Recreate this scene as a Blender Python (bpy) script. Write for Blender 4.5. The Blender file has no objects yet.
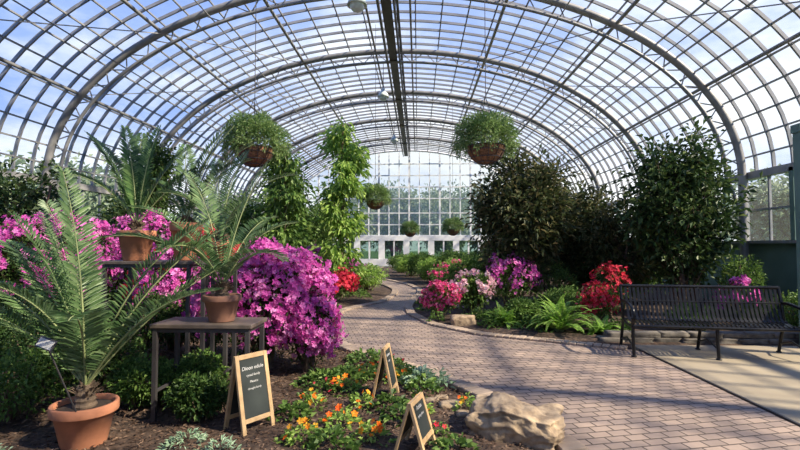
import bpy, math, numpy as np, random
from mathutils import Vector, Matrix, noise
RS=np.random.RandomState
rng=RS(7)
S=bpy.context.scene
COL=S.collection
# ------------------------------------------------------------------ materials
def nmat(name):
    m=bpy.data.materials.new(name); m.use_nodes=True
    nt=m.node_tree; nt.nodes.clear()
    out=nt.nodes.new('ShaderNodeOutputMaterial')
    return m,nt,out
def N(nt,t,**k):
    n=nt.nodes.new(t)
    for a,b in k.items(): setattr(n,a,b)
    return n
def ramp(nt,stops):
    r=N(nt,'ShaderNodeValToRGB'); e=r.color_ramp.elements
    e[0].position=stops[0][0]; e[0].color=(*stops[0][1],1)
    e[1].position=stops[-1][0]; e[1].color=(*stops[-1][1],1)
    for p,c in stops[1:-1]:
        x=e.new(p); x.color=(*c,1)
    return r
def leafmat(name,c1,c2,c3=None,trans=.3,rough=.5,spec=.3):
    m,nt,out=nmat(name)
    g=N(nt,'ShaderNodeNewGeometry')
    st=[(0,c1),(.55,c2),(1,c3 or c2)]
    r=ramp(nt,st); nt.links.new(g.outputs['Random Per Island'],r.inputs[0])
    p=N(nt,'ShaderNodeBsdfPrincipled'); p.inputs['Roughness'].default_value=rough
    p.inputs['Specular IOR Level'].default_value=spec
    nt.links.new(r.outputs[0],p.inputs['Base Color'])
    t=N(nt,'ShaderNodeBsdfTranslucent'); nt.links.new(r.outputs[0],t.inputs[0])
    mx=N(nt,'ShaderNodeMixShader'); mx.inputs[0].default_value=trans
    nt.links.new(p.outputs[0],mx.inputs[1]); nt.links.new(t.outputs[0],mx.inputs[2])
    nt.links.new(mx.outputs[0],out.inputs[0]); return m
def solid(name,c,rough=.5,metal=0,c2=None,scale=8,bump=0,detail=6):
    m,nt,out=nmat(name)
    p=N(nt,'ShaderNodeBsdfPrincipled'); p.inputs['Roughness'].default_value=rough
    p.inputs['Metallic'].default_value=metal
    tc=N(nt,'ShaderNodeTexCoord'); nz=N(nt,'ShaderNodeTexNoise')
    nz.inputs['Scale'].default_value=scale; nz.inputs['Detail'].default_value=detail
    nt.links.new(tc.outputs['Object'],nz.inputs['Vector'])
    c2=c2 or tuple(x*.75 for x in c)
    r=ramp(nt,[(.35,c2),(.65,c)]); nt.links.new(nz.outputs[0],r.inputs[0])
    nt.links.new(r.outputs[0],p.inputs['Base Color'])
    if bump:
        b=N(nt,'ShaderNodeBump'); b.inputs['Strength'].default_value=bump; b.inputs['Distance'].default_value=.02
        nt.links.new(nz.outputs[0],b.inputs['Height']); nt.links.new(b.outputs[0],p.inputs['Normal'])
    nt.links.new(p.outputs[0],out.inputs[0]); return m
def glassmat(name,tint,gloss=.04,haze=.03):
    m,nt,out=nmat(name)
    t=N(nt,'ShaderNodeBsdfTransparent'); t.inputs[0].default_value=(*tint,1)
    g=N(nt,'ShaderNodeBsdfGlossy'); g.inputs['Roughness'].default_value=.05
    d=N(nt,'ShaderNodeBsdfTranslucent'); d.inputs[0].default_value=(.9,.93,.95,1)
    m1=N(nt,'ShaderNodeMixShader'); m1.inputs[0].default_value=gloss
    m2=N(nt,'ShaderNodeMixShader'); m2.inputs[0].default_value=haze
    nt.links.new(t.outputs[0],m1.inputs[1]); nt.links.new(g.outputs[0],m1.inputs[2])
    nt.links.new(m1.outputs[0],m2.inputs[1]); nt.links.new(d.outputs[0],m2.inputs[2])
    nt.links.new(m2.outputs[0],out.inputs[0]); return m

G_DARK=leafmat('leaf_dark',(.02,.05,.012),(.05,.11,.024),(.13,.2,.05),.28)
G_BROWN=leafmat('leaf_bronze',(.035,.05,.018),(.085,.115,.042),(.22,.19,.085),.28)
G_TREE=leafmat('leaf_tree',(.024,.05,.015),(.055,.11,.03),(.15,.2,.06),.28)
G_MID=leafmat('leaf_mid',(.05,.11,.022),(.12,.22,.045),(.25,.37,.09),.35)
G_LIGHT=leafmat('leaf_light',(.14,.27,.05),(.3,.46,.09),(.5,.66,.18),.42)
G_CYC=leafmat('leaf_cycad',(.07,.14,.05),(.14,.24,.09),(.27,.38,.17),.35,.4,.5)
G_CYD=leafmat('leaf_cycad_dark',(.04,.1,.035),(.09,.18,.06),(.18,.29,.1),.3,.4,.5)
G_FERN=leafmat('leaf_fern',(.12,.27,.035),(.24,.44,.07),(.42,.62,.14),.45)
G_SILV=leafmat('leaf_silver',(.16,.27,.15),(.28,.4,.26),(.42,.54,.38),.2)
G_BASK=leafmat('leaf_basket',(.1,.19,.06),(.2,.32,.1),(.38,.48,.19),.4)
G_OUT=leafmat('leaf_outdoor',(.15,.22,.12),(.25,.33,.2),(.38,.44,.3),.4)
F_MAG=leafmat('petal_magenta',(.56,.06,.38),(.78,.15,.55),(.92,.4,.75),.35,.6)
F_PINK=leafmat('petal_hotpink',(.7,.03,.17),(.86,.09,.3),(.94,.32,.5),.3,.6)
F_PALE=leafmat('petal_palepink',(.8,.4,.5),(.88,.6,.66),(.95,.85,.86),.3,.6)
F_RED=leafmat('petal_red',(.48,.012,.035),(.7,.03,.07),(.82,.11,.15),.25,.6)
F_ORA=leafmat('petal_orange',(.85,.1,.01),(.9,.25,.01),(.95,.55,.04),.25,.6)
BARK=solid('bark',(.2,.14,.09),.9,c2=(.09,.065,.045),scale=20,bump=.5)
STEM=solid('stem',(.28,.33,.14),.6)
TERRA=solid('terracotta',(.55,.23,.12),.8,c2=(.42,.17,.09),scale=9,bump=.1)
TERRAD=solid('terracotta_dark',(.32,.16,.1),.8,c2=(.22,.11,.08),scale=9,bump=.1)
SOILM=solid('potting_soil',(.05,.035,.025),1,scale=30,bump=.5)
ALU=solid('greenhouse_frame',(.32,.315,.305),.5,.2,c2=(.2,.2,.2),scale=3)
ALUL=solid('glazing_bar',(.33,.33,.33),.5,.2,c2=(.23,.235,.24),scale=3)
WHITE=solid('white_paint',(.84,.85,.83),.5,c2=(.72,.74,.73),scale=3)
DARKM=solid('dark_steel',(.075,.07,.07),.5,.3,scale=5)
RIDGE=solid('ridge_steel',(.16,.16,.165),.5,.2,c2=(.09,.09,.1),scale=5)
BLACK=solid('black_bench_paint',(.012,.012,.013),.3,.3,c2=(.008,.008,.009))
TEAL=solid('green_paint',(.15,.24,.19),.6,c2=(.11,.19,.15),scale=2)
WOOD=solid('pine_wood',(.55,.38,.2),.6,c2=(.4,.26,.13),scale=12)
WOODD=solid('table_slate',(.14,.11,.09),.5,c2=(.08,.065,.055),scale=10)
CHALK=solid('chalkboard',(.012,.018,.017),.7,c2=(.022,.03,.028),scale=6)
CHALKW=solid('chalk_white',(.6,.6,.58),.8)
ROCKM=solid('sandstone',(.48,.36,.23),.95,c2=(.2,.145,.095),scale=11,bump=1.0,detail=14)
STONEG=solid('grey_stone',(.2,.175,.145),.9,c2=(.09,.08,.068),scale=8,bump=.6,detail=10)
COIR=solid('coir_liner',(.27,.14,.07),1,c2=(.13,.07,.04),scale=40,bump=.8)
GLASS=glassmat('roof_glass',(.95,.975,.995),.04,.04)
GLASSE=glassmat('end_glass',(.9,.93,.93),.05,.22)
GLASSD=glassmat('end_window_glass',(.25,.36,.3),.12,.05)
LAMPM=solid('lamp_enamel',(.75,.85,.8),.3)
MULCH=leafmat('mulch_chip',(.045,.026,.017),(.11,.065,.042),(.24,.16,.11),0,.9)
def floor_mat():
    m,nt,out=nmat('garden_soil'); tc=N(nt,'ShaderNodeTexCoord')
    nz=N(nt,'ShaderNodeTexNoise'); nz.inputs['Scale'].default_value=14; nz.inputs['Detail'].default_value=10
    nt.links.new(tc.outputs['Object'],nz.inputs['Vector'])
    r=ramp(nt,[(.3,(.03,.019,.013)),(.55,(.08,.05,.034)),(.75,(.15,.1,.065))]); nt.links.new(nz.outputs[0],r.inputs[0])
    p=N(nt,'ShaderNodeBsdfPrincipled'); p.inputs['Roughness'].default_value=1
    b=N(nt,'ShaderNodeBump'); b.inputs['Strength'].default_value=1; b.inputs['Distance'].default_value=.03
    nt.links.new(nz.outputs[0],b.inputs['Height']); nt.links.new(b.outputs[0],p.inputs['Normal'])
    nt.links.new(r.outputs[0],p.inputs[0]); nt.links.new(p.outputs[0],out.inputs[0]); return m
def paver_mat():
    m,nt,out=nmat('brick_pavers'); tc=N(nt,'ShaderNodeTexCoord')
    mp=N(nt,'ShaderNodeMapping'); mp.inputs['Rotation'].default_value=(0,0,math.radians(-14))
    nt.links.new(tc.outputs['Object'],mp.inputs[0])
    b=N(nt,'ShaderNodeTexBrick'); b.inputs['Scale'].default_value=1
    b.inputs['Brick Width'].default_value=.165; b.inputs['Row Height'].default_value=.105
    b.inputs['Mortar Size'].default_value=.008; b.inputs['Mortar Smooth'].default_value=.5
    b.inputs['Color1'].default_value=(.38,.29,.23,1); b.inputs['Color2'].default_value=(.27,.21,.175,1)
    b.inputs['Mortar'].default_value=(.095,.075,.06,1)
    nt.links.new(mp.outputs[0],b.inputs['Vector'])
    nz=N(nt,'ShaderNodeTexNoise'); nz.inputs['Scale'].default_value=1.3; nz.inputs['Detail'].default_value=12; nz.inputs['Roughness'].default_value=.7
    nt.links.new(tc.outputs['Object'],nz.inputs['Vector'])
    r=ramp(nt,[(.3,(.7,.69,.68)),(.7,(1.16,1.13,1.1))]); nt.links.new(nz.outputs[0],r.inputs[0])
    mx=N(nt,'ShaderNodeMix',data_type='RGBA',blend_type='MULTIPLY'); mx.inputs[0].default_value=1
    nt.links.new(b.outputs[0],mx.inputs[6]); nt.links.new(r.outputs[0],mx.inputs[7])
    p=N(nt,'ShaderNodeBsdfPrincipled'); p.inputs['Roughness'].default_value=.75
    bp=N(nt,'ShaderNodeBump'); bp.invert=True; bp.inputs['Strength'].default_value=.9; bp.inputs['Distance'].default_value=.014
    nt.links.new(b.outputs['Fac'],bp.inputs['Height']); nt.links.new(bp.outputs[0],p.inputs['Normal'])
    nt.links.new(mx.outputs[2],p.inputs[0]); nt.links.new(p.outputs[0],out.inputs[0]); return m
SOIL=floor_mat(); PAVER=paver_mat()
CONC=solid('concrete_slab',(.38,.315,.215),.8,c2=(.265,.22,.155),scale=1.6,bump=.05,detail=12)
BRICK=solid('edging_brick',(.38,.29,.215),.85,c2=(.26,.2,.15),scale=5,bump=.2)
GRASS=solid('lawn',(.14,.22,.07),1,c2=(.09,.15,.05),scale=1)

# ------------------------------------------------------------------ mesh builder
def nrm(a): return a/np.maximum(np.linalg.norm(a,axis=-1,keepdims=True),1e-9)
class MB:
    def __init__(s): s.V=[]; s.F=[]; s.n=0; s.mats=[]
    def mi(s,m):
        if m not in s.mats: s.mats.append(m)
        return s.mats.index(m)
    def add(s,V,F,mat,smooth=False):
        V=np.asarray(V,float).reshape(-1,3); F=np.asarray(F,int)
        s.V.append(V); s.F.append((F+s.n,s.mi(mat),smooth)); s.n+=len(V)
    def obj(s,name,loc=None,parent=None):
        V=np.concatenate(s.V)
        loc=np.zeros(3) if loc is None else np.array(loc,float)
        V=V-loc
        me=bpy.data.meshes.new(name)
        me.vertices.add(len(V)); me.vertices.foreach_set('co',V.astype(np.float32).ravel())
        lv=np.concatenate([f.ravel() for f,_,_ in s.F])
        tot=np.concatenate([np.full(len(f),f.shape[1]) for f,_,_ in s.F])
        st=np.concatenate([[0],np.cumsum(tot)[:-1]])
        mi=np.concatenate([np.full(len(f),m) for f,m,_ in s.F]); sm=np.concatenate([np.full(len(f),q) for f,_,q in s.F])
        me.loops.add(len(lv)); me.loops.foreach_set('vertex_index',lv.astype(np.int32))
        me.polygons.add(len(tot)); me.polygons.foreach_set('loop_start',st.astype(np.int32))
        me.polygons.foreach_set('loop_total',tot.astype(np.int32))
        me.polygons.foreach_set('material_index',mi.astype(np.int32)); me.polygons.foreach_set('use_smooth',sm.astype(bool))
        for m in s.mats: me.materials.append(m)
        me.update(calc_edges=True); me.validate()
        o=bpy.data.objects.new(name,me); o.location=loc; COL.objects.link(o)
        if parent: o.parent=parent
        return o
    def box(s,c,size,mat,R=None):
        x,y,z=[q/2 for q in size]
        v=np.array([[-x,-y,-z],[x,-y,-z],[x,y,-z],[-x,y,-z],[-x,-y,z],[x,-y,z],[x,y,z],[-x,y,z]])
        if R is not None: v=v@np.array(R)[:3,:3].T
        s.add(v+np.array(c),[[0,3,2,1],[4,5,6,7],[0,1,5,4],[1,2,6,5],[2,3,7,6],[3,0,4,7]],mat)
    def tube(s,pts,r,mat,k=6,cap=True,smooth=True):
        P=np.asarray(pts,float); n=len(P); r=np.broadcast_to(np.asarray(r,float),(n,))
        T=np.gradient(P,axis=0) if n>2 else np.repeat((P[1]-P[0])[None],2,0)
        T=nrm(T); ref=np.array([0,0,1.]) if abs(T[:,2]).mean()<.8 else np.array([1.,0,0])
        A=nrm(np.cross(T,ref)); B=np.cross(T,A)
        a=np.arange(k)/k*2*np.pi+np.pi/k
        V=P[:,None]+r[:,None,None]*(A[:,None]*np.cos(a)[None,:,None]+B[:,None]*np.sin(a)[None,:,None])
        i=np.arange(n-1)[:,None]*k; j=np.arange(k)[None]; j2=(j+1)%k
        F=np.stack([i+j,i+j2,i+k+j2,i+k+j],-1).reshape(-1,4)
        s.add(V.reshape(-1,3),F,mat,smooth and k>4)
        if cap:
            s.add(V[0],[list(range(k))[::-1]],mat); s.add(V[-1],[list(range(k))],mat)
    def lathe(s,prof,c,mat,k=28,smooth=True,sx=1,sy=1):
        pr=np.array(prof,float); n=len(pr); a=np.arange(k)/k*2*np.pi
        V=np.stack([pr[:,0,None]*np.cos(a)*sx,pr[:,0,None]*np.sin(a)*sy,np.repeat(pr[:,1,None],k,1)],-1)+np.array(c)
        i=np.arange(n-1)[:,None]*k; j=np.arange(k)[None]; j2=(j+1)%k
        s.add(V.reshape(-1,3),np.stack([i+j,i+j2,i+k+j2,i+k+j],-1).reshape(-1,4),mat,smooth)
    def leaves(s,P,D,L,W,mat,up=None,rg=rng,fold=.25,droop=.15):
        n=len(P)
        if n==0: return
        D=nrm(D); up=rg.normal(size=(n,3))*.5+np.array([0,0,1]) if up is None else up
        Sd=nrm(np.cross(D,up)); Nn=np.cross(Sd,D)
        L=np.broadcast_to(L,(n,))[:,None]; W=np.broadcast_to(W,(n,))[:,None]
        b=P; m=P+D*L*.5; t=P+D*L+np.array([0,0,-1])*L*droop
        l=m+Sd*W*.5+Nn*W*fold; r_=m-Sd*W*.5+Nn*W*fold
        V=np.stack([b,r_,t,l],1).reshape(-1,3)
        s.add(V,np.arange(4*n).reshape(-1,4),mat)
    def flowers(s,P,Nr,size,mat,rg=rng,k=5,cup=.35):
        n=len(P)
        if n==0: return
        Nr=nrm(Nr); A=nrm(np.cross(Nr,rg.normal(size=(n,3)))); B=np.cross(Nr,A)
        size=np.broadcast_to(size,(n,))[:,None]
        vs=[P]
        for q in range(k):
            def d(an): return A*math.cos(an)+B*math.sin(an)
            a=q*2*math.pi/k; h=math.pi/k*.85
            vs+= [P+d(a-h)*size*.7+Nr*size*cup, P+d(a)*size+Nr*size*cup*.8, P+d(a+h)*size*.7+Nr*size*cup]
        V=np.stack(vs,1); m=V.shape[1]
        f=np.array([[0,1+3*q,2+3*q,3+3*q] for q in range(k)])
        s.add(V.reshape(-1,3),(np.arange(n)[:,None,None]*m+f[None]).reshape(-1,4),mat)

def blobset(rg,c,r,k=9,main=.78,sm=(.3,.5)):
    c=np.array(c,float); r=np.array(r,float)
    out=[(c,r*main)]
    for i in range(k):
        d=nrm(rg.normal(size=3)); d[2]=abs(d[2])*1.0-.25; d=nrm(d); q=rg.uniform(*sm)
        out.append((c+d*r*(1-q)*rg.uniform(.85,1.1),r*q))
    return out
def sample(bl,n,rg,lo=.7,hi=1.05,inside=.78,zmin=.03):
    w=np.array([np.mean(r)**2 for _,r in bl]); w/=w.sum()
    Ps=[];Ns=[];got=0
    for it in range(6):
        idx=rg.choice(len(bl),size=n*2,p=w)
        C=np.array([b[0] for b in bl])[idx]; R=np.array([b[1] for b in bl])[idx]
        d=nrm(rg.normal(size=(n*2,3))); q=rg.uniform(lo,hi,size=(n*2,1))
        P=C+d*R*q; keep=P[:,2]>zmin
        for c,r in bl: keep&=~((((P-c)/(r*inside))**2).sum(1)<1)
        Ps.append(P[keep]); Ns.append(nrm(d/R)[keep]); got+=keep.sum()
        if got>=n: break
    return np.concatenate(Ps)[:n],np.concatenate(Ns)[:n]

def bush(name,loc,r,h,leaf,nl,L=.06,W=.025,flower=None,nf=0,fs=.035,seed=1,k=10,z0=0.0,ftop=-.3,tight=6,sm=(.3,.5)):
    rg=RS(seed); M=MB(); rx,ry=r if isinstance(r,tuple) else (r,r)
    cz=z0+h*.5; c=(loc[0],loc[1],cz)
    bl=blobset(rg,c,(rx,ry,h*.5),k,sm=sm)
    for i in range(10):
        b=bl[rg.randint(len(bl))]; e=b[0]+rg.normal(size=3)*b[1]*.4
        e[2]=max(e[2],z0+.1)
        p0=np.array([loc[0]+rg.uniform(-.06,.06),loc[1]+rg.uniform(-.06,.06),z0-.02]); m=(p0+e)/2+rg.normal(size=3)*.04*h
        M.tube([p0,m,e],[.02*h+.005,.014*h+.003,.005],BARK,5)
    P,Nn=sample(bl,nl,rg,.45,1.08,.45,z0+.02)
    D=Nn*.8+rg.normal(size=P.shape)*.6+np.array([0,0,.2])
    M.leaves(P,D,L*rg.uniform(.6,1.3,len(P)),W*rg.uniform(.7,1.2,len(P)),leaf,rg=rg)
    if flower:
        nc=max(4,nf//tight); C,CN=sample(bl,nc,rg,.96,1.1,.93,z0+.08)
        keep=CN[:,2]>ftop; C=C[keep];CN=CN[keep]
        if len(C):
            i=rg.randint(len(C),size=nf); Pf=C[i]+rg.normal(size=(nf,3))*fs*1.0; Nf=CN[i]+rg.normal(size=(nf,3))*.45
            M.flowers(Pf,Nf,fs*rg.uniform(.7,1.15,nf),flower,rg)
    return M.obj(name,(loc[0],loc[1],z0))

def tree(name,loc,h,cr,cz,leaf,nl,L,W,seed=1,nb=30,cl=.3,trunk=.05,droop=.2,stems=1):
    rg=RS(seed); M=MB(); base=np.array([loc[0],loc[1],0.])
    tips=[]
    for s_ in range(stems):
        off=rg.normal(size=3)*.12*(stems>1); off[2]=0
        top=base+off*4+np.array([0,0,h*.85]); 
        tt=np.linspace(0,1,8)[:,None]; tr=(base+off)*(1-tt)+top*tt+np.sin(tt*5+s_)*rg.normal(size=3)*.06
        tr[0,2]=-.03
        M.tube(tr,np.linspace(trunk,trunk*.3,8),BARK,8)
        for i in range(nb//stems):
            d=nrm(rg.normal(size=3)); q=rg.uniform(.35,1)**.5
            tip=np.array([loc[0],loc[1],cz])+d*np.array(cr)*q
            t=np.clip((tip[2]-h*.25)/h,.08,.95); j=t*7; a=int(j); st=tr[a]*(1-(j-a))+tr[min(a+1,7)]*(j-a)
            mid=(st+tip)/2+np.array([0,0,.08]); 
            M.tube([st,mid,tip],[trunk*.3,trunk*.2,.004],BARK,5,cap=False); tips.append((mid,tip))
    per=nl//len(tips)
    for mid,tip in tips:
        t=rg.uniform(0,1.1,size=(per,1)); P=mid*(1-t)+tip*t+rg.normal(size=(per,3))*cl*.45
        P[:,2]=np.maximum(P[:,2],.08)
        D=nrm(P-(mid*(1-t)+tip*t))+rg.normal(size=P.shape)*.5+np.array([0,0,-droop])+nrm(tip-mid)*.4
        M.leaves(P,D,L*rg.uniform(.6,1.3,per),W*rg.uniform(.7,1.2,per),leaf,rg=rg)
    return M.obj(name,(loc[0],loc[1],0))

def frond(M,base,az,el,length,curv,ll,pairs,mat,rg,lw=.014,vee=.3,start=.12,stem=STEM,rad=.008,shape=0):
    n=16; t=np.linspace(0,1,n); e=el-curv*t**1.6
    ax=az+rg.uniform(-.15,.15)*t
    d=np.stack([np.cos(e)*np.cos(ax),np.cos(e)*np.sin(ax),np.sin(e)],1)
    P=np.array(base)+np.concatenate([[np.zeros(3)],np.cumsum((d[:-1]+d[1:])/2*length/(n-1),0)])
    M.tube(P,np.linspace(rad,rad*.3,n),stem,5,cap=False)
    u=np.linspace(start,1,pairs); 
    Pu=np.stack([np.interp(u,t,P[:,i]) for i in range(3)],1); T=nrm(np.stack([np.interp(u,t,d[:,i]) for i in range(3)],1))
    hz=np.stack([-np.sin(ax),np.cos(ax),0*ax],1)[0]; Sd=np.repeat(hz[None],pairs,0); Up=nrm(np.cross(T,Sd))
    v=(u-start)/(1-start)
    prof=(np.sin(np.pi*(.12+.83*v))**.7) if shape==0 else (1-v)**.8*np.minimum(1,.5+v*5)
    for sg in (-1,1):
        D=Sd*sg+T*(.35+.5*v[:,None])+Up*vee+rg.normal(size=(pairs,3))*.05
        M.leaves(Pu,D,ll*prof+.01,lw,mat,up=Up,rg=rg,fold=.1,droop=.08)
    return P
def pot(M,c,rt,h,mat):
    rb=rt*.66; x,y,z=c
    M.lathe([(0,0),(rb,0),(rb*1.02,.005),(rt*.9,h*.76),(rt*1.0,h*.77),(rt*1.02,h*.8),(rt*1.02,h*.98),(rt,h),(rt*.9,h),(rt*.87,h*.88)],c,mat,32)
    M.lathe([(rt*.87,h*.88),(rt*.5,h*.9),(0,h*.91)],c,SOILM,24)
def cycad(name,c,rt,h,potm,leaf,specs,ll,pairs,seed,trunk=.1,trr=.06,lw=.014,stemr=.008):
    rg=RS(seed); M=MB(); pot(M,c,rt,h,potm)
    tz=c[2]+h*.88
    prof=[]; 
    for i in range(9):
        q=i/8; prof.append((trr*(1-.35*q)*(1+.12*(i%2)),q*trunk))
    prof.append((0,trunk*1.02)); M.lathe(prof,(c[0],c[1],tz),BARK,14,False)
    P=nrm(rg.normal(size=(60,3))); P[:,2]=np.abs(P[:,2]); B=np.array([c[0],c[1],tz+trunk*.5])+P*np.array([trr*.8,trr*.8,trunk*.5])
    M.leaves(B,P+np.array([0,0,.6]),.07,.025,BARK,rg=rg)
    base=(c[0],c[1],tz+trunk*.9)
    for az,el,ln,cv in specs:
        frond(M,base,math.radians(az),math.radians(el),ln,math.radians(cv),ll,pairs,leaf,rg,lw,rad=stemr)
    return M.obj(name,c)
def fern(name,loc,r,n,seed,z0=0,leaf=G_FERN,ll=.09,el=(25,80)):
    rg=RS(seed); M=MB()
    for i in range(n):
        e=rg.uniform(*el)
        frond(M,(loc[0]+rg.uniform(-.06,.06),loc[1]+rg.uniform(-.06,.06),z0),rg.uniform(0,6.28),math.radians(e),r*rg.uniform(.75,1.15)*(1.2),math.radians(rg.uniform(50,110)),ll,30,leaf,rg,.026,.1,.1,STEM,.005,1)
    return M.obj(name,(loc[0],loc[1],z0))

# ------------------------------------------------------------------ structure
XC=-.8; A=8.5; ZS=3.1; H=5.0; Y0=-5.; Y1=33.
def ell(x): return ZS+H*math.sqrt(max(0,1-((x-XC)/A)**2))
def arcpts(y,off=0,n=56,a0=0,a1=math.pi):
    t=np.linspace(a0,a1,n); return np.stack([XC+(A-off)*np.cos(t),np.full(n,y),ZS+(H-off)*np.sin(t)],1)
M=MB(); n=48; p0=arcpts(Y0,-.05,n); p1=arcpts(Y1,-.05,n)
V=np.concatenate([p0,p1]); F=[[i,i+1,n+i+1,n+i] for i in range(n-1)]
M.add(V,F,GLASS); roof=M.obj('ceiling')
M=MB()
def archstrip(M,y,off,wy,dz,mat,n=44):
    o=arcpts(y,off,n); i_=arcpts(y,off+dz,n); h=np.array([0,wy/2,0])
    V=np.concatenate([o-h,o+h,i_+h,i_-h]); F=[[a*n+k,a*n+k+1,((a+1)%4)*n+k+1,((a+1)%4)*n+k] for a in range(4) for k in range(n-1)]
    M.add(V,F,mat)
ys=np.arange(Y0,Y1+.01,.5375)
for y in ys: archstrip(M,y,-.02,.042,.07,ALUL)
for a in np.linspace(0,math.pi,37):
    x=XC+(A-.02)*math.cos(a); z=ZS+(H-.02)*math.sin(a)
    M.tube([[x,Y0,z],[x,Y1,z]],.024,ALUL,4,smooth=False)
M.obj('glazing_bars',parent=roof)
arch_y=[11.4-4.3*k for k in (3,2,1)]+[11.4+4.3*k for k in range(0,5)]
for ai,y in enumerate(arch_y):
    M=MB()
    o=arcpts(y,.16,64); i_=arcpts(y,.52,64,.0,math.pi)
    M.tube(o,.09,ALU,8); M.tube(i_,.045,ALU,6)
    for s_ in (-1,1):
        x=XC+s_*(A-.16); M.tube([[x,y,0],[x,y,ZS]],.09,ALU,8)
        x2=XC+s_*(A-.52); M.tube([[x2,y,ZS],[x,y,ZS-1.0]],.045,ALU,6)
    for k in range(0,63,2):
        M.tube([i_[k],o[k+1]],.016,ALU,4,cap=False); M.tube([o[k+1],i_[min(k+2,63)]],.016,ALU,4,cap=False)
    M.obj('roof_arch_truss')
M=MB()
for a in (.45,.85,1.2,math.pi-1.2,math.pi-.85,math.pi-.45):
    x=XC+(A-.14)*math.cos(a); z=ZS+(H-.14)*math.sin(a); M.tube([[x,Y0,z],[x,Y1,z]],.045,ALU,6)
for a in (.65,1.02,math.pi-1.02,math.pi-.65):
    x=XC+(A-.35)*math.cos(a); z=ZS+(H-.35)*math.sin(a); M.tube([[x,Y0,z],[x,Y1,z]],.016,ALU,5)
for q in range(len(arch_y)-1):
    ya,yb=arch_y[q],arch_y[q+1]
    for a,b in ((.45,.85),(.85,1.2),(math.pi-.45,math.pi-.85),(math.pi-.85,math.pi-1.2)):
        pa=[XC+(A-.2)*math.cos(a),ya,ZS+(H-.2)*math.sin(a)]; pb=[XC+(A-.2)*math.cos(b),yb,ZS+(H-.2)*math.sin(b)]
        M.tube([pa,pb],.014,ALU,4)
M.obj('roof_purlins')
M=MB()
zt=ZS+H-.18; ya,yb=Y0+.2,Y1-.2; ym=(ya+yb)/2; yl=yb-ya
M.box((XC,ym,zt-.3),(.26,yl,.03),DARKM)
for s_ in (-1,1):
    M.box((XC+s_*.2,ym,zt-.3),(.05,yl,.12),RIDGE); M.box((XC+s_*.26,ym,zt),(.07,yl,.06),RIDGE)
    M.tube([[XC+s_*.6,ya,zt+.02],[XC+s_*.6,yb,zt+.02]],.035,ALU,6)
for y in np.arange(ya+.2,yb-1.1,1.07):
    for s_ in (-1,1): M.tube([[XC+s_*.22,y,zt-.3],[XC+s_*.22,y+.53,zt]],.014,DARKM,4); M.tube([[XC+s_*.22,y+.53,zt],[XC+s_*.22,y+1.06,zt-.3]],.014,DARKM,4)
M.obj('ridge_catwalk')
for nm,s_ in (('wall_left',-1),('wall_right',1)):
    M=MB(); x=XC+s_*A
    M.box((x+s_*.06,(Y0+Y1)/2,.75),(.16,Y1-Y0,1.6),TEAL)
    M.box((x,(Y0+Y1)/2,1.57),(.3,Y1-Y0,.06),ALUL)
    M.box((x,(Y0+Y1)/2,ZS),(.16,Y1-Y0,.16),ALU)
    for y in np.arange(Y0,Y1,.717):
        M.box((x,y,2.35),(.05,.045,1.5),ALUL)
    for y in np.arange(Y0+.36,Y1,2.151): M.box((x-s_*.02,y-.36,2.35),(.12,.12,1.5),TEAL)
    M.box((x,(Y0+Y1)/2,2.3),(.04,Y1-Y0,.04),ALUL)
    w=M.obj(nm)
    M=MB(); M.add([[x,Y0,1.6],[x,Y1,1.6],[x,Y1,ZS],[x,Y0,ZS]],[[0,1,2,3]],GLASS); M.obj('window_side_glass',parent=w)
M=MB(); vy=7.15; xa,xb=5.6,XC+A-.12
M.box((xa,vy,1.6),(.16,.16,3.2),TEAL); M.box(((xa+xb)/2,vy,3.2),(xb-xa+.2,.18,.12),TEAL)
M.box(((xa+xb)/2+.05,vy,.65),(xb-xa,.07,1.3),TEAL); M.box(((xa+xb)/2+.05,vy,1.32),(xb-xa,.12,.07),TEAL); M.box(((xa+xb)/2+.05,vy-.03,.1),(xb-xa,.1,.2),TEAL)
for x in (xa+.7,xa+1.4): M.box((x,vy,2.25),(.06,.07,1.85),TEAL); M.box((x,vy-.03,.7),(.08,.05,1.15),TEAL)
M.box(((xa+xb)/2,vy,2.3),(xb-xa,.05,.05),TEAL)
vp=M.obj('wall_vestibule')
M=MB(); M.add([[xa,vy,1.35],[xb,vy,1.35],[xb,vy,3.15],[xa,vy,3.15]],[[0,1,2,3]],GLASS); M.obj('window_vestibule_glass',parent=vp)
def endwall(y,nm):
    M=MB()
    for i,x in enumerate(np.arange(XC-A+.3,XC+A-.1,.7)):
        zt_=ell(x); M.box((x,y,(2.05+zt_)/2),(.07 if i%3 else .12,.09,zt_-2.05),WHITE)
    for z in (2.1,2.9,3.7,4.7,5.5,6.3,7.1):
        hw=A*math.sqrt(max(0,1-((z-ZS)/H)**2)) if z>ZS else A
        M.box((XC,y,z),(2*hw,.1,.07 if z>2.2 else .16),WHITE)
    M.tube(arcpts(y,.05,50),.08,WHITE,6)
    M.box((XC,y,.3),(2*A,.2,.5),WHITE)
    for x in np.arange(XC-A,XC+A+.1,1.7): M.box((x,y,1.2),(.42,.16,1.9),WHITE); M.box((x+.85,y,1.2),(.1,.12,1.6),WHITE)
    M.box((XC,y,1.98),(2*A,.18,.36),WHITE)
    w=M.obj(nm)
    M=MB(); p=arcpts(y+.03,0,40); V=np.concatenate([p,[[XC-A,y+.03,2.1],[XC+A,y+.03,2.1]]])
    M.add(V,[list(range(40))+[40,41]],GLASSE)
    M.obj('window_end_upper',parent=w)
    M=MB(); M.add([[XC-A,y+.03,.4],[XC+A,y+.03,.4],[XC+A,y+.03,2.0],[XC-A,y+.03,2.0]],[[0,1,2,3]],GLASSD); M.obj('window_end_lower',parent=w)
endwall(Y1,'wall_back'); endwall(Y0,'wall_front')

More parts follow.
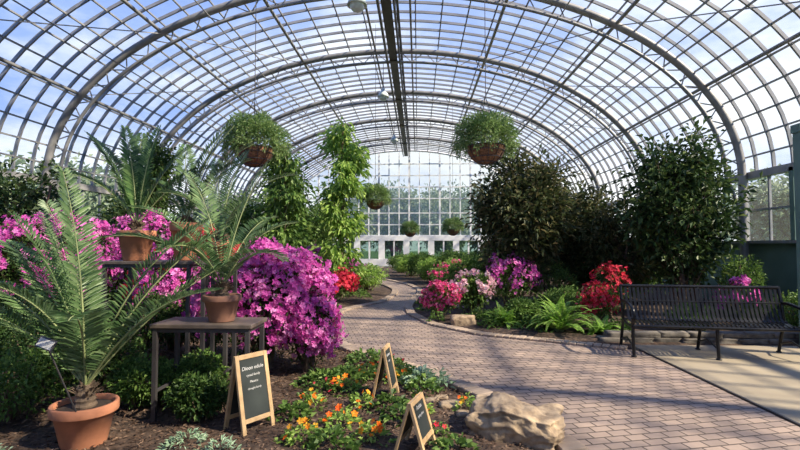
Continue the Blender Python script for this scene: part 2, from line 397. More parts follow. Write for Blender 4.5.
M=MB()
nx,ny=90,190; X=np.linspace(XC-A,XC+A,nx); Y=np.linspace(Y0,Y1,ny)
LY=[-5,0,1.5,2.4,3.0,3.5,3.89,4.5,5.41,6.2,6.86,7.8,9,10.7,11.6,12.4,14.4,16,18,20,22,25,33]
LX=[-4,-2,-.2,.75,1.08,1.11,.99,.77,.25,-.45,-1.04,-1.5,-1.72,-1.8,-1.45,-1.0,-.75,-.8,-1.3,-2.3,-3.1,-3.4,-3.4]
RY=[-5,7.0,7.13,7.6,8,9,10.3,11.5,13,14.5,16,18,20,22,25,33]
RX=[3.1,3.1,2.7,1.93,1.1,.32,-.1,-.2,-.1,.1,.1,-.3,-1.1,-1.9,-2.3,-2.3]
def pl(y): return np.interp(y,LY,LX)
def pr_(y): return np.interp(y,RY,RX)
GX,GY=np.meshgrid(X,Y); Z=np.zeros_like(GX)
l=pl(GY); r=pr_(GY); d=np.minimum(np.abs(GX-l),np.abs(GX-r)); bed=(GX<l-.05)|((GX>r+.05)&(GY>7.3))
Z=np.where(bed,np.minimum(d*.12,.07),-.03)+0
V=np.stack([GX,GY,Z],-1).reshape(-1,3)
F=[[j*nx+i,j*nx+i+1,(j+1)*nx+i+1,(j+1)*nx+i] for j in range(ny-1) for i in range(nx-1)]
M.add(V,F,SOIL,True); M.obj('floor')
M=MB(); yy=np.concatenate([np.linspace(Y0+.2,7,120),np.linspace(7.02,Y1-.2,260)]); 
ls=np.array([np.mean(pl(np.linspace(y-.35,y+.35,9))) for y in yy]); rs=np.array([np.mean(pr_(np.linspace(y-.12,y+.12,5))) for y in yy])
n=len(yy); V=np.concatenate([np.stack([ls,yy,0*yy+.02],1),np.stack([rs,yy,0*yy+.02],1),np.stack([ls,yy,0*yy-.05],1),np.stack([rs,yy,0*yy-.05],1)])
F=[[i,n+i,n+i+1,i+1] for i in range(n-1)]+[[2*n+i,i,i+1,2*n+i+1] for i in range(n-1)]+[[n+i,3*n+i,3*n+i+1,n+i+1] for i in range(n-1)]
M.add(V,F,PAVER); M.obj('brick_path')
M=MB(); M.box((5.35,1.15,-.02),(4.4,12.3,.09),CONC); M.box((3.14,1.0,-.01),(.025,12,.075),DARKM); M.obj('concrete_slab')
def edging(xs,ys_,nm,gap=.215):
    M=MB(); P=np.stack([xs,ys_],1); sl=np.concatenate([[0],np.cumsum(np.linalg.norm(np.diff(P,axis=0),axis=1))])
    q=np.arange(0,sl[-1],gap*.52); 
    for s_ in q:
        x=np.interp(s_,sl,P[:,0]); y=np.interp(s_,sl,P[:,1]); x2=np.interp(s_+.05,sl,P[:,0]); y2=np.interp(s_+.05,sl,P[:,1])
        a=math.atan2(y2-y,x2-x); R=Matrix.Rotation(a+rng.uniform(-.03,.03),3,'Z')@Matrix.Rotation(rng.uniform(-.03,.03),3,'X')
        M.box((x,y,.025+rng.uniform(-.003,.004)),(.104,.2,.06),BRICK,R)
    o=M.obj(nm); b=o.modifiers.new('b','BEVEL'); b.width=.008; b.segments=1
m_=(yy<22)&(yy>-2); edging(ls[m_]+.04,yy[m_],'path_edging')
m_=(yy<22)&(yy>7.0); edging(rs[m_]-.04,yy[m_],'path_edging')
M=MB(); M.add([[-80,-60,-.06],[80,-60,-.06],[80,120,-.06],[-80,120,-.06]],[[0,1,2,3]],GRASS); M.obj('ground_outside')

# ------------------------------------------------------------------ bench
def bench(loc,rot,Lb=2.1):
    e=bpy.data.objects.new('park_bench',None); COL.objects.link(e); e.location=loc; e.rotation_euler=(0,0,rot)
    M=MB()
    prof=[(.34,.88),(.30,.86),(.27,.75),(.22,.6),(.17,.48),(.12,.43),(.0,.415),(-.12,.425),(-.2,.44),(-.25,.43),(-.265,.39)]
    P=np.array(prof)
    nS=36
    for i in range(nS):
        x=-Lb/2+.06+(Lb-.12)*i/(nS-1)
        w=.017
        Vt=[];
        T=np.gradient(P,axis=0); T/=np.linalg.norm(T,axis=1,keepdims=True); Nn=np.stack([-T[:,1],T[:,0]],1)*.004
        for sx,sn in ((-w,1),(w,1),(w,-1),(-w,-1)):
            for k in range(len(P)): Vt.append([x+sx,P[k,0]+sn*Nn[k,0],P[k,1]+sn*Nn[k,1]])
        n=len(P); F=[[a*n+k,((a+1)%4)*n+k,((a+1)%4)*n+k+1,a*n+k+1] for a in range(4) for k in range(n-1)]
        M.add(Vt,F,BLACK)
    M.obj('slats',parent=e)
    M=MB()
    for (y,z,r_) in ((.33,.885,.024),(-.262,.40,.02),(.15,.44,.016),(.25,.68,.012)):
        M.tube([[-Lb/2,y,z],[Lb/2,y,z]],r_,BLACK,8)
    M.obj('rails',parent=e)
    for i,x in enumerate((-Lb/2,0,Lb/2)):
        M=MB()
        M.tube([[x,.36,.01],[x,.3,.2],[x,.22,.42],[x,.27,.7],[x,.335,.9]],.021,BLACK,8)
        M.tube([[x,-.27,.01],[x,-.25,.2],[x,-.24,.42]],.021,BLACK,8)
        M.tube([[x,-.25,.39],[x,0,.385],[x,.2,.42]],.02,BLACK,8)
        M.tube([[x,-.25,.13],[x,.05,.2],[x,.31,.13]],.012,BLACK,8)
        for y in (.36,-.27): M.lathe([(0,0),(.035,0),(.035,.012),(.02,.02)],(x,y,0),BLACK,12)
        if i!=1:
            ar=[[x,.28,.68],[x,.15,.69],[x,.0,.68],[x,-.15,.66],[x,-.25,.62],[x,-.3,.56],[x,-.29,.49],[x,-.25,.43]]
            M.tube(ar,.022,BLACK,8)
        M.obj('end_frame_%d'%(i+1),parent=e)
bench((3.9,6.65,.026),math.radians(-8),2.04)

M=MB(); rg=RS(5)
def stone(M,c,s,mat,seed,sub=2,rnd=.38):
    import bmesh
    bm=bmesh.new(); bmesh.ops.create_cube(bm,size=1); bmesh.ops.subdivide_edges(bm,edges=bm.edges[:],cuts=sub+1,use_grid_fill=True)
    vs=[]
    for v in bm.verts:
        p=v.co.copy(); q=p.normalized()*.62; p=p*(1-rnd)+q*rnd
        nz=noise.noise(p*2.5+Vector((seed*3.1,seed,0)))*.16+noise.noise(p*6+Vector((seed,0,seed)))*.05
        p=p*(1+nz); vs.append([p.x*s[0]+c[0],p.y*s[1]+c[1],p.z*s[2]+c[2]])
    bm.verts.index_update(); F=[[v.index for v in f.verts] for f in bm.faces]; bm.free()
    M.add(vs,F,mat,True)
x=2.75
while x<6.7:
    w=rg.uniform(.3,.55)
    stone(M,(x+w/2,7.5+rg.uniform(-.015,.015),.05),(w*1.04,.2,.1),STONEG,rg.randint(99),3,.12); stone(M,(x+w/2+.12,7.53,.14),(w*1.02,.18,.08),STONEG,rg.randint(99),3,.12); x+=w
M.obj('stone_border')
M=MB(); stone(M,(.82,8.95,.1),(.44,.3,.2),ROCKM,12,5,.2); M.obj('garden_stone')
M=MB(); stone(M,(0,0,0),(1,1,1),ROCKM,3,30,.3); o=M.obj('boulder')
me=o.data
for v in me.vertices:
    p=v.co.copy(); 
    x_,y_,z_=p.x*.66,p.y*.4,p.z*.29
    q=Vector((x_,y_,z_))
    n1=noise.fractal(q*4.5+Vector((3,1,7)),1,2,3)*.04
    n2=-max(0,.25-abs(noise.noise(Vector((x_*5+1,y_*5,z_*9)))))*.07
    n3=noise.fractal(q*16,.8,2,4)*.012
    dr=Vector((x_,y_,z_*.7)); dr=dr.normalized() if dr.length>.03 else Vector()
    q=q+dr*(n1+n2+n3)+Vector((0,0,n1*.7))
    q.z*= (1-.75*max(0,q.x)-.2*max(0,-q.x-.15))
    v.co=q+Vector((0,0,.1))
o.location=(.74,3.78,.02); o.rotation_euler=(0,.0,-.35)
M=MB(); rg=RS(8)
for i,(x,y,s_) in enumerate([(.28,4.35,.15),(.12,4.5,.11),(.4,4.15,.12),(-.05,4.72,.1),(.22,4.62,.09)]): stone(M,(x,y,.04),(s_*1.3,s_,s_*.8),ROCKM,i+20,3)
M.obj('edging_rocks')

def sign(loc,rot,h,w,spread,txt):
    e=bpy.data.objects.new('chalkboard_sign',None); COL.objects.link(e); e.location=loc; e.rotation_euler=(0,0,rot)
    for k,s_ in enumerate((-1,1)):
        M=MB(); a=math.atan2(spread,h)*s_; R=Matrix.Rotation(a,3,'X'); Ln=math.hypot(h,spread)
        def T(p): v=R@Vector((p[0],p[1],p[2]-Ln)); return (v.x,v.y,v.z+h)
        for sx in (-1,1): M.box(T((sx*(w/2-.017),0,Ln/2)),(.034,.022,Ln),WOOD,R)
        M.box(T((0,0,Ln-.017)),(w-.068,.022,.034),WOOD,R); M.box(T((0,0,.10)),(w-.068,.022,.034),WOOD,R)
        M.box(T((0,0,(Ln+.1)/2)),(w-.06,.008,Ln-.13),CHALK,R)
        o=M.obj('panel_%d'%(k+1),parent=e); b=o.modifiers.new('b','BEVEL'); b.width=.003; b.segments=2
        if s_==-1:
            for q,(tx,sz) in enumerate(txt):
                c=bpy.data.curves.new('t','FONT'); c.body=tx; c.size=sz; c.align_x='CENTER'; c.extrude=.0008; c.shear=.2
                t=bpy.data.objects.new('lettering_%d'%(q+1),c); COL.objects.link(t); t.parent=e
                v=T((0,-.006,Ln*.8-q*.05)); t.location=v; t.rotation_euler=(math.radians(90)+a,0,0); t.data.materials.append(CHALKW)
sign((-1.33,3.8,.06),math.radians(56),.58,.3,.12,[('Dioon edule',.04),('cycad family',.026),('Mexico',.026),('drought hardy',.022)])
sign((-.31,4.62,.06),math.radians(82),.48,.28,.1,[('Nemesia',.04),('orange',.025)])
sign((-.02,3.45,.06),math.radians(72),.36,.28,.11,[('Azalea',.04),('spring show',.025)])
M=MB(); M.tube([[-2.33,3.27,.3],[-2.45,3.12,.82]],.006,DARKM,6)
R=Matrix.Rotation(.35,3,'Y')@Matrix.Rotation(-.4,3,'X'); M.box((-2.455,3.11,.85),(.12,.006,.075),DARKM,R); M.box((-2.455,3.104,.85),(.1,.004,.055),CHALKW,R); M.obj('plant_label')

def table(loc,w,d,h,nm):
    e=bpy.data.objects.new(nm,None); COL.objects.link(e); e.location=loc
    M=MB(); M.box((0,0,h-.02),(w,d,.035),WOODD); o=M.obj('top',parent=e); b=o.modifiers.new('b','BEVEL'); b.width=.006; b.segments=2
    M=MB()
    M.box((0,-d/2+.03,h-.055),(w-.06,.025,.03),DARKM); M.box((0,d/2-.03,h-.055),(w-.06,.025,.03),DARKM)
    for sx in (-1,1):
        M.box((sx*(w/2-.04),0,h-.055),(.025,d-.06,.03),DARKM); M.box((sx*(w/2-.04),0,.25),(.02,d-.06,.02),DARKM)
    M.obj('frame',parent=e); i=0
    for sx in (-1,1):
        for sy in (-1,1):
            i+=1; M=MB(); M.box((sx*(w/2-.04),sy*(d/2-.03),(h-.04)/2),(.034,.034,h-.04),DARKM); M.obj('leg_%d'%i,parent=e)
table((-1.76,4.05,.06),.84,.42,.8,'plant_table')
table((-2.75,5.0,.06),.95,.5,1.28,'plant_stand')
table((-1.93,4.62,.06),.3,.28,1.27,'plant_stand')

# ------------------------------------------------------------------ cycads in pots
cycad('potted_cycad',(-2.42,3.45,.06),.215,.3,TERRA,G_CYC,
 [(172,87,1.6,14),(150,78,1.5,30),(18,64,1.55,34),(350,54,1.3,50),(28,52,1.45,30),(165,68,1.4,45),(235,74,1.1,60),(300,68,1.05,80),(130,62,1.4,55),(188,52,1.2,55),(12,72,1.5,42),(200,80,1.35,30),(178,60,1.3,60)],.22,56,11,.16,.075,.024,.01)
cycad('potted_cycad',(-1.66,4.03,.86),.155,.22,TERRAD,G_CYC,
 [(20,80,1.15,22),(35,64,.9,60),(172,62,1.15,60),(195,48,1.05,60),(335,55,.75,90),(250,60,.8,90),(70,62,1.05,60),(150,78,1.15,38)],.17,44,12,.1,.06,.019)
cycad('potted_cycad',(-2.92,4.88,1.34),.18,.31,TERRA,G_CYD,
 [(150,82,1.1,18),(168,70,1.15,35),(30,72,1.1,35),(200,60,.9,60),(10,56,1.05,45),(120,76,1.15,25),(60,84,1.1,15),(190,75,1.1,35)],.17,42,13,.1,.06,.026)
cycad('potted_cycad',(-2.5,5.08,1.34),.16,.4,TERRA,G_CYD,
 [(30,76,1.2,26),(15,66,1.15,38),(350,60,1.0,50),(120,74,1.1,40),(170,62,.8,60),(5,78,1.15,30)],.16,42,14,.08,.05,.023)
cycad('potted_cycad',(-1.93,4.62,1.33),.13,.2,TERRA,G_CYC,
 [(60,82,.95,30),(8,64,1.0,60),(120,74,1.0,40),(180,62,.8,70),(330,60,.7,80)],.15,38,15,.08,.05,.017)

# ------------------------------------------------------------------ azaleas & shrubs
bush('azalea_bush',(-1.75,5.6),(.8,.75),1.45,G_DARK,8000,.065,.026,F_MAG,4300,.04,21,15,.05,-.5,6,(.25,.42))
bush('azalea_bush',(-1.25,5.5),(.4,.4),.95,G_DARK,2200,.06,.024,F_MAG,1250,.04,22,9,.05,-.5)
bush('azalea_bush',(-5.75,7.3),(1.1,1.0),2.1,G_DARK,9000,.07,.028,F_MAG,2900,.042,23,16,.05,-.35,7,(.22,.42))
bush('azalea_bush',(-5.1,8.6),(.8,.8),2.1,G_DARK,5000,.07,.028,F_MAG,1900,.042,24,12,.05,-.3,7,(.22,.42))
bush('azalea_bush',(-3.95,7.3),(.55,.5),1.5,G_MID,3500,.06,.024,F_RED,900,.04,25,10,.05,-.3)
bush('azalea_bush',(-3.3,6.4),(.6,.4),1.35,G_DARK,3500,.06,.024,F_MAG,1100,.04,26,10,.05,-.2)
bush('azalea_bush',(-3.9,8.9),(.7,.6),1.75,G_MID,3500,.06,.024,F_RED,1300,.042,27,10,.05,-.2)
bush('azalea_bush',(-2.15,12.0),(.7,.5),.85,G_MID,2500,.07,.028,F_RED,1000,.05,28,8,.05,-.3)
bush('azalea_bush',(-3.0,14.3),(1.1,.6),1.35,G_MID,3500,.07,.028,F_MAG,1200,.055,29,8,.05,-.2)
bush('azalea_bush',(-2.7,16.5),(.9,.6),1.1,G_DARK,2500,.07,.028,F_MAG,800,.05,30,8,.05,-.2)
bush('azalea_bush',(.45,9.7),(.38,.36),.75,G_MID,1800,.06,.024,F_PINK,900,.036,31,9,.05,-.4,5)
bush('hydrangea_bush',(1.12,10.1),(.48,.4),.95,G_MID,2300,.09,.05,F_PALE,1100,.036,32,9,.05,-.2,14)
bush('azalea_bush',(2.0,10.5),(.68,.5),1.3,G_MID,2800,.06,.024,F_MAG,900,.04,33,11,.05,-.1,5)
bush('azalea_bush',(3.2,8.6),(.3,.3),.82,G_MID,1500,.06,.024,F_RED,420,.036,34,9,.05,-.3,4)
bush('azalea_bush',(3.75,9.6),(.42,.36),1.15,G_DARK,2200,.06,.024,F_RED,380,.038,35,9,.05,-.1,4)
bush('azalea_bush',(5.5,8.5),(.45,.35),.9,G_DARK,2000,.06,.024,F_MAG,260,.04,36,9,.05,.2,4)
bush('azalea_bush',(1.1,14.5),(.8,.6),1.0,G_MID,2200,.07,.028,F_PINK,300,.04,37,8,.05,0)
sh=[(-3.35,3.9,.5,.62),(-3.0,4.35,.45,.75),(-3.9,4.8,.6,.95),(-2.05,4.35,.3,.5),(-4.4,5.8,.7,1.25),(-3.3,5.7,.45,.95),(-2.45,4.25,.3,.5),(-2.7,6.1,.45,.9),(-1.8,3.95,.26,.4),(-4.1,3.6,.6,.8)]
for i,(x,y,r,h) in enumerate(sh): bush('boxwood_shrub',(x,y),r,h,G_DARK if i%3 else G_MID,3200,.045,.024,seed=50+i,z0=.05)
sh=[(4.5,8.1,.4,.55),(6.2,8.1,.5,.75),(2.7,9.2,.5,.7),(1.9,8.9,.35,.5),(2.9,11,.7,1.1),(6.3,9.6,.45,1.3)]
for i,(x,y,r,h) in enumerate(sh): bush('garden_shrub',(x,y),r,h,G_MID,2600,.06,.03,seed=70+i,z0=.05)
protos=[bush('garden_shrub',(-1.6,15.0),.7,.9,G_LIGHT,3000,.09,.04,seed=81,z0=.05),
        bush('garden_shrub',(1.6,13.2),.9,1.2,G_MID,3500,.1,.045,seed=82,z0=.05),
        bush('garden_shrub',(-4.6,11.5),1.0,1.7,G_DARK,4500,.1,.045,seed=83,z0=.05)]
rg=RS(9)
fill=[(-5.8,11,2,1.1),(-3.8,11.2,1,1.2),(-6.6,9.3,2,1.2),(-2.9,15.6,0,1.2),(-3.5,17.5,2,.9),(-2.4,18,1,.8),(-3.8,20.5,1,1.1),(-4.5,24,2,.8),(-4.4,29,2,.6),
 (2.6,14.5,2,.9),(1.2,16.0,0,1.2),(3,17.5,2,1.0),(1.4,18,1,1.0),(.5,18.6,0,1.0),(.3,20.3,1,1.0),(-.3,22.2,0,1.2),(1.4,21,2,.7),(2.8,21,1,1.1),(1.6,23,0,1.0),(-.9,25,1,.9),(.6,24.8,0,1.0),(3.5,25,2,.75),(1.8,27,1,.8),(-.5,28,0,.9),(3.2,30,2,.6),(1.4,30.5,0,.7),(4.5,11.7,2,1.0),(5.4,12.8,1,1.2),(5.2,16,2,1.4),(5,21,2,1.5),(-5.5,15,2,1.4),(-6,20,2,1.5),(-5.8,26,2,1.5),(5.2,27,2,1.5),(-7.3,6.2,2,1.1),(-6.2,5.2,2,.9)]
for x,y,k,s_ in fill:
    o=bpy.data.objects.new('garden_shrub',protos[k].data); COL.objects.link(o); o.location=(x,y,.05); o.scale=(s_,s_,s_*rg.uniform(.85,1.1)); o.rotation_euler=(0,0,rg.uniform(0,6))
tree('magnolia_tree',(2.3,10.9),3.35,(1.05,.85,1.3),2.25,G_BROWN,11000,.16,.065,1,70,.37,.05)
tree('magnolia_tree',(3.8,12.0),3.1,(.95,.85,1.15),2.0,G_BROWN,8000,.16,.065,2,50,.37,.05)
tree('bauhinia_tree',(5.35,9.9),4.0,(1.2,.7,1.55),2.4,G_TREE,6800,.15,.075,3,84,.28,.05,stems=3)
tree('bauhinia_tree',(6.2,11.7),3.4,(.8,.8,1.3),2.0,G_TREE,4600,.14,.07,4,38,.3,.05,stems=2)
tree('bauhinia_tree',(4.5,11.0),2.7,(.9,.6,1.0),1.7,G_BROWN,4600,.13,.055,5,40,.28,.04,stems=2)
tree('ficus_tree',(-5.75,10.2),3.95,(.5,.5,.7),3.1,G_DARK,4000,.12,.05,6,30,.24,.04)
tree('ficus_tree',(-7.2,8.3),3.0,(.9,1.1,1.1),1.9,G_TREE,7000,.13,.06,7,40,.36,.05,stems=2)
tree('ficus_tree',(-7.2,12.5),3.0,(.9,1.5,1.1),1.9,G_TREE,7000,.15,.07,8,40,.4,.05,stems=2)
tree('ficus_tree',(-4.5,13.2),2.7,(1.0,.8,1.0),1.8,G_MID,6500,.13,.06,9,40,.36,.05,stems=2)
tree('ficus_tree',(-3.6,12.8),3.7,(.5,.5,1.4),2.5,G_MID,4500,.15,.07,10,40,.28,.04)
tree('ficus_tree',(-4.8,22),3.6,(1.1,1.2,1.4),2.3,G_MID,6000,.16,.08,12,40,.45,.05,stems=2)
tree('ficus_tree',(4.9,20),3.8,(1.2,1.2,1.5),2.4,G_BROWN,6000,.16,.08,13,40,.45,.05,stems=2)
def vine(name,loc,h,r,leaf,n,seed,L=.2,W=.1):
    rg=RS(seed); M=MB(); M.tube([[loc[0],loc[1],0],[loc[0],loc[1],h+.1]],.035,BARK,8)
    a=np.linspace(0,h*5,90); M.tube(np.stack([loc[0]+.07*np.cos(a),loc[1]+.07*np.sin(a),np.linspace(0,h,90)],1),.015,STEM,5)
    for k in range(46):
        zz=rg.uniform(.6,h); an=rg.uniform(0,6.28); rr=r*rg.uniform(.45,1.1)*min(1,(h+.5-zz)*.9); b=np.array([loc[0],loc[1],zz]); tip=b+np.array([rr*math.cos(an),rr*math.sin(an),rg.uniform(-.05,.2)])
        M.tube([b,(b+tip)/2+np.array([0,0,.06]),tip],.006,STEM,4,cap=False)
        m=n//46; P=tip+rg.normal(size=(m,3))*np.array([.13,.13,.1])-np.array([0,0,.03]); D=(P-tip)*3+np.array([math.cos(an)*.5,math.sin(an)*.5,-.6])+rg.normal(size=(m,3))*.3
        M.leaves(P,D,L*rg.uniform(.6,1.2,m),W*rg.uniform(.7,1.2,m),leaf,rg=rg)
    m=n//4; P=np.array([loc[0],loc[1],0])+np.concatenate([rg.normal(size=(m,2))*.12,rg.uniform(.4,h+.15,(m,1))],1)
    M.leaves(P,rg.normal(size=(m,3))+np.array([0,0,-.3]),L*.9,W*.9,leaf,rg=rg)
    return M.obj(name,(loc[0],loc[1],0))
vine('climbing_vine',(-2.1,13.2),4.75,.48,G_LIGHT,2400,3)
vine('climbing_vine',(-3.25,11.6),3.8,.42,G_MID,1700,4,.17,.09)
fern('boston_fern',(2.35,8.15),.62,64,1,.07)
fern('boston_fern',(1.55,8.75),.42,42,2,.06)
fern('boston_fern',(2.95,8.0),.34,32,3,.06)
fern('boston_fern',(2.3,9.3),.5,40,4,.06,G_MID)
fern('boston_fern',(-5.6,6.2),.8,36,5,.06,G_MID,.12)

def hbasket(loc,r,seed,leaf=G_BASK):
    rg=RS(seed); M=MB(); x,y,z=loc; zr=z-.12*r
    rb=r*.6
    prof=[(rb*math.sin(t),zr-z-rb*.95*math.cos(t)) for t in np.linspace(0,math.pi/2,9)]
    M.lathe(prof+[(rb*.93,zr-z),(0,zr-z-.04)],(x,y,z),COIR,24)
    a=np.linspace(0,2*math.pi,33)
    for t in (.5,.9,1.3,math.pi/2): M.tube(np.stack([x+rb*1.02*math.sin(t)*np.cos(a),y+rb*1.02*math.sin(t)*np.sin(a),np.full(33,zr-rb*.97*math.cos(t))],1),.006,DARKM,4,cap=False)
    for k in range(12):
        an=k*math.pi/6; M.tube([[x+rb*1.02*math.sin(t)*math.cos(an),y+rb*1.02*math.sin(t)*math.sin(an),zr-rb*.97*math.cos(t)] for t in np.linspace(0,math.pi/2,8)],.005,DARKM,4,cap=False)
    zh=z+r*1.5
    for k in range(4):
        an=k*math.pi/2+.4; M.tube([[x+rb*math.cos(an),y+rb*math.sin(an),zr],[x,y,zh]],.005,DARKM,4)
    M.tube([[x,y,zh],[x,y,ell(x)-.03]],.006,DARKM,5)
    n=6200; d=nrm(rg.normal(size=(n,3))); d[:,2]=np.where(d[:,2]<-.25,-d[:,2],d[:,2]); q=rg.uniform(.3,1.0,(n,1))**.6*(1+.1*np.sin(d[:,0:1]*7+d[:,1:2]*5))
    P=np.array([x,y,z+.04])+d*q*np.array([r,r,r*.86]); M.leaves(P,d+rg.normal(size=(n,3))*.6+np.array([0,0,-.05]),.07*rg.uniform(.6,1.4,n)*(.5+r),.017*(.5+r),leaf,rg=rg)
    for k in range(34):
        an=rg.uniform(0,6.28); ln=rg.uniform(.1,.5)*r; s0=np.array([x+r*.72*math.cos(an),y+r*.72*math.sin(an),z+.05])
        s1=s0+np.array([math.cos(an)*.2*r,math.sin(an)*.2*r,-.1*r]); s2=s1+np.array([0,0,-ln])
        t=rg.uniform(0,1,(26,1)); P=s1*(1-t)+s2*t+rg.normal(size=(26,3))*.02; M.leaves(P,rg.normal(size=(26,3))+np.array([0,0,-.5]),.05,.018,leaf,rg=rg); M.tube([s0,s1,s2],.003,STEM,4,cap=False)
    M.obj('hanging_basket',loc)
for i,(x,y,z,r) in enumerate([(-2.45,7.05,3.0,.48),(1.0,7.05,3.0,.46),(-1.25,14,2.85,.45),(-.35,21.3,2.15,.42),(1.45,20,2.2,.45)]): hbasket((x,y,z),r,100+i)

for x,y,z in ((-1.24,9.6,6.4),(-1.24,17,6.8),(-1.24,25,6.95)):
    M=MB(); M.lathe([(0,.34),(.05,.34),(.06,.26),(.1,.22),(.17,.12),(.21,0),(.2,0),(.16,.11),(.09,.2),(0,.22)],(x,y,z),LAMPM,24)
    M.lathe([(0,-.12),(.1,-.1),(.15,-.03),(.16,.05),(.1,.14),(0,.16)],(x,y,z),LAMPM,20); M.tube([[x,y,z+.33],[x,y,ell(x)-.03]],.012,DARKM,6); M.obj('pendant_lamp',(x,y,z))

# ------------------------------------------------------------------ foreground bed planting
M=MB(); rg=RS(33); n=22000
X=rg.uniform(-4.5,1.1,n); Y=rg.uniform(2.3,7,n); k=X<pl(Y)-.06; X=X[k];Y=Y[k]
Zc=np.minimum((pl(Y)-X)*.12,.07)+rg.uniform(0,.015,len(X)); a=rg.uniform(0,6.28,len(X))
M.leaves(np.stack([X,Y,Zc],1),np.stack([np.cos(a),np.sin(a),rg.uniform(-.1,.35,len(X))],1),.045*rg.uniform(.4,1.4,len(X)),.014,MULCH,rg=rg,droop=0); M.obj('bark_mulch')
def patch(name,cs,leaf,L,W,n,fl=None,nf=0,fs=.025,hh=.12,seed=1,left=True):
    rg=RS(seed); M=MB()
    for (x,y,r) in cs:
        m=int(n*r*r*10)+40; q=np.sqrt(rg.uniform(0,1,m))*r; a=rg.uniform(0,6.28,m); 
        q*=1+.3*np.sin(a*3+x*9)
        hz=hh*np.clip(1-(q/r)**2,0,1)*rg.uniform(.3,1.1,m)+.07
        P=np.stack([x+q*np.cos(a),y+q*np.sin(a),hz],1); k=(P[:,0]<pl(P[:,1])+.03) if left else P[:,0]<99; P=P[k];a=a[k];m=len(P)
        if m==0: continue
        M.leaves(P,np.stack([np.cos(a),np.sin(a),rg.uniform(0,.9,m)],1)+rg.normal(size=(m,3))*.4,L*rg.uniform(.6,1.3,m),W*rg.uniform(.7,1.2,m),leaf,rg=rg)
        if fl:
            mf=int(nf*r*r*10)+2; q=np.sqrt(rg.uniform(0,1,mf))*r; a=rg.uniform(0,6.28,mf)
            P=np.stack([x+q*np.cos(a),y+q*np.sin(a),hh*(1-(q/r)**2)+.11],1); 
            if left: P=P[P[:,0]<pl(P[:,1])]
            if len(P): M.flowers(P,rg.normal(size=P.shape)*.4+np.array([0,-.5,.8]),fs*rg.uniform(.7,1.3,len(P)),fl,rg)
    return M.obj(name)
patch('nemesia_flowers',[(-.72,4.75,.17),(-.5,4.3,.13),(-.62,3.85,.15),(-.85,3.55,.15),(-.35,3.6,.14),(-.95,4.3,.13),(-.2,5.1,.14),(-.55,5.3,.15),(.02,4.15,.1),(.42,4.3,.09)],G_LIGHT,.055,.03,420,F_ORA,34,.026,.1,1)
patch('strawberry_groundcover',[(-.75,5.1,.3),(-.1,5.2,.2),(-.25,4.25,.16),(-.6,5.9,.3),(-1.0,5.0,.22),(-1.05,4.0,.15),(.25,3.35,.14),(-.62,3.4,.16),(.05,4.75,.16),(-.15,3.95,.12)],G_MID,.07,.045,300,hh=.12,seed=2)
patch('marigold_flowers',[(-.95,4.65,.16),(-.3,5.6,.2),(.15,3.6,.1)],G_MID,.05,.025,350,F_RED,14,.02,.12,5)
patch('lambs_ear_clump',[(.02,5.0,.18),(.22,4.97,.1)],G_SILV,.08,.04,240,hh=.14,seed=6)
patch('dusty_miller_plant',[(-1.65,3.42,.14),(-1.35,3.3,.1),(-2.95,3.15,.15)],G_SILV,.05,.014,800,hh=.1,seed=3)
patch('bedding_groundcover',[(1.2,9.2,.4),(1.6,9.5,.4),(2.0,8.4,.3),(1.3,8.6,.18),(.35,9.2,.12),(.3,10.8,.3),(.5,12,.45),(.7,13.3,.45),(3.3,8.1,.25),(-2.3,9.5,.35),(-2.5,10.8,.45),(-2.2,11.2,.3),(-1.7,13.4,.35)],G_MID,.08,.04,260,hh=.2,seed=7,left=False)
patch('pink_bedding_flowers',[(.9,11.2,.4),(-2.2,11.4,.2),(-2.0,7.7,.22),(-2.4,8.6,.25)],G_LIGHT,.07,.03,300,F_PALE,60,.035,.25,8,left=False)

for i,(x,y,h) in enumerate([(-16,14,5),(-17,24,6),(-14,34,5.5),(-7,44,7),(-2.5,47,7.5),(2.5,44,7),(7,47,7.5),(12,45,6.5),(17,22,5),(16,12,4.5),(-16,5,5)]):
    if i<2: tp=tree('outdoor_tree',(x,y),h,(3,3,h*.35),h*.62,G_OUT,9000,.35,.2,200+i,60,1.0,.15); last=tp
    else:
        o=bpy.data.objects.new('outdoor_tree',last.data); COL.objects.link(o); o.location=(x,y,0); o.rotation_euler=(0,0,i); o.scale=(1,1,h/6)

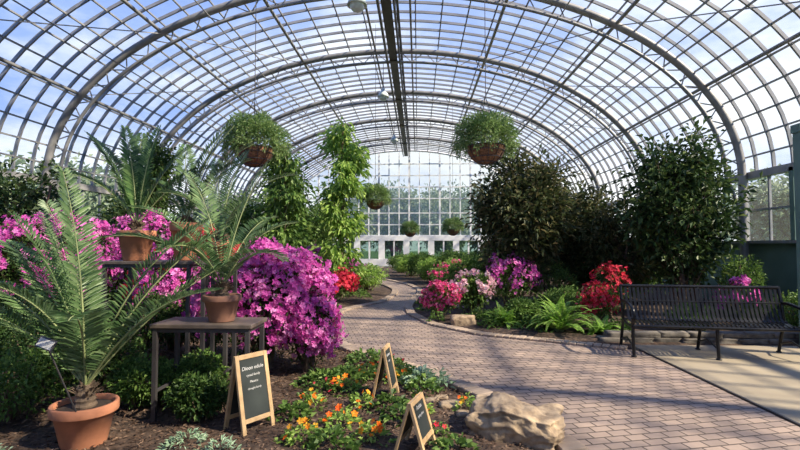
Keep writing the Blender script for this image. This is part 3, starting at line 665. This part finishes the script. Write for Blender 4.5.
# ------------------------------------------------------------------ world + sun
w=bpy.data.worlds.new('sky'); S.world=w; w.use_nodes=True; nt=w.node_tree; nt.nodes.clear()
out=N(nt,'ShaderNodeOutputWorld'); bg=N(nt,'ShaderNodeBackground'); bg.inputs[1].default_value=1.5
tc=N(nt,'ShaderNodeTexCoord'); sp=N(nt,'ShaderNodeSeparateXYZ'); nt.links.new(tc.outputs['Generated'],sp.inputs[0])
mp=N(nt,'ShaderNodeMapping'); mp.inputs['Scale'].default_value=(1,1,2.2); nt.links.new(tc.outputs['Generated'],mp.inputs[0])
nz=N(nt,'ShaderNodeTexNoise'); nz.inputs['Scale'].default_value=3.2; nz.inputs['Detail'].default_value=7; nz.inputs['Roughness'].default_value=.6
nt.links.new(mp.outputs[0],nz.inputs['Vector'])
m1=N(nt,'ShaderNodeMath',operation='MULTIPLY_ADD'); m1.inputs[1].default_value=.05; nt.links.new(sp.outputs[0],m1.inputs[0]); nt.links.new(nz.outputs[0],m1.inputs[2])
m2=N(nt,'ShaderNodeMath',operation='MULTIPLY_ADD'); m2.inputs[1].default_value=.42; nt.links.new(sp.outputs[1],m2.inputs[0]); nt.links.new(m1.outputs[0],m2.inputs[2])
m3=N(nt,'ShaderNodeMath',operation='MULTIPLY_ADD'); m3.inputs[1].default_value=-.55; nt.links.new(sp.outputs[2],m3.inputs[0]); nt.links.new(m2.outputs[0],m3.inputs[2])
r=ramp(nt,[(.38,(.16,.28,.66)),(.6,(.29,.41,.72)),(.87,(.86,.88,.88))]); nt.links.new(m3.outputs[0],r.inputs[0])
nt.links.new(r.outputs[0],bg.inputs[0]); nt.links.new(bg.outputs[0],out.inputs[0])
sd=bpy.data.lights.new('sun','SUN'); sd.energy=10.5; sd.angle=math.radians(1.6); sd.color=(1,.86,.67)
so=bpy.data.objects.new('sun',sd); COL.objects.link(so)
dirv=Vector((-.75,.3,-.68)); so.rotation_euler=dirv.to_track_quat('-Z','Y').to_euler(); so.location=(20,-5,30)

cd=bpy.data.cameras.new('camera'); cd.lens=21.6; cd.sensor_width=36; cam=bpy.data.objects.new('camera',cd); COL.objects.link(cam)
cam.location=(0,0,1.5); cam.rotation_euler=(math.radians(92.39),0,math.radians(2.15)); S.camera=cam
S.view_settings.view_transform='Standard'
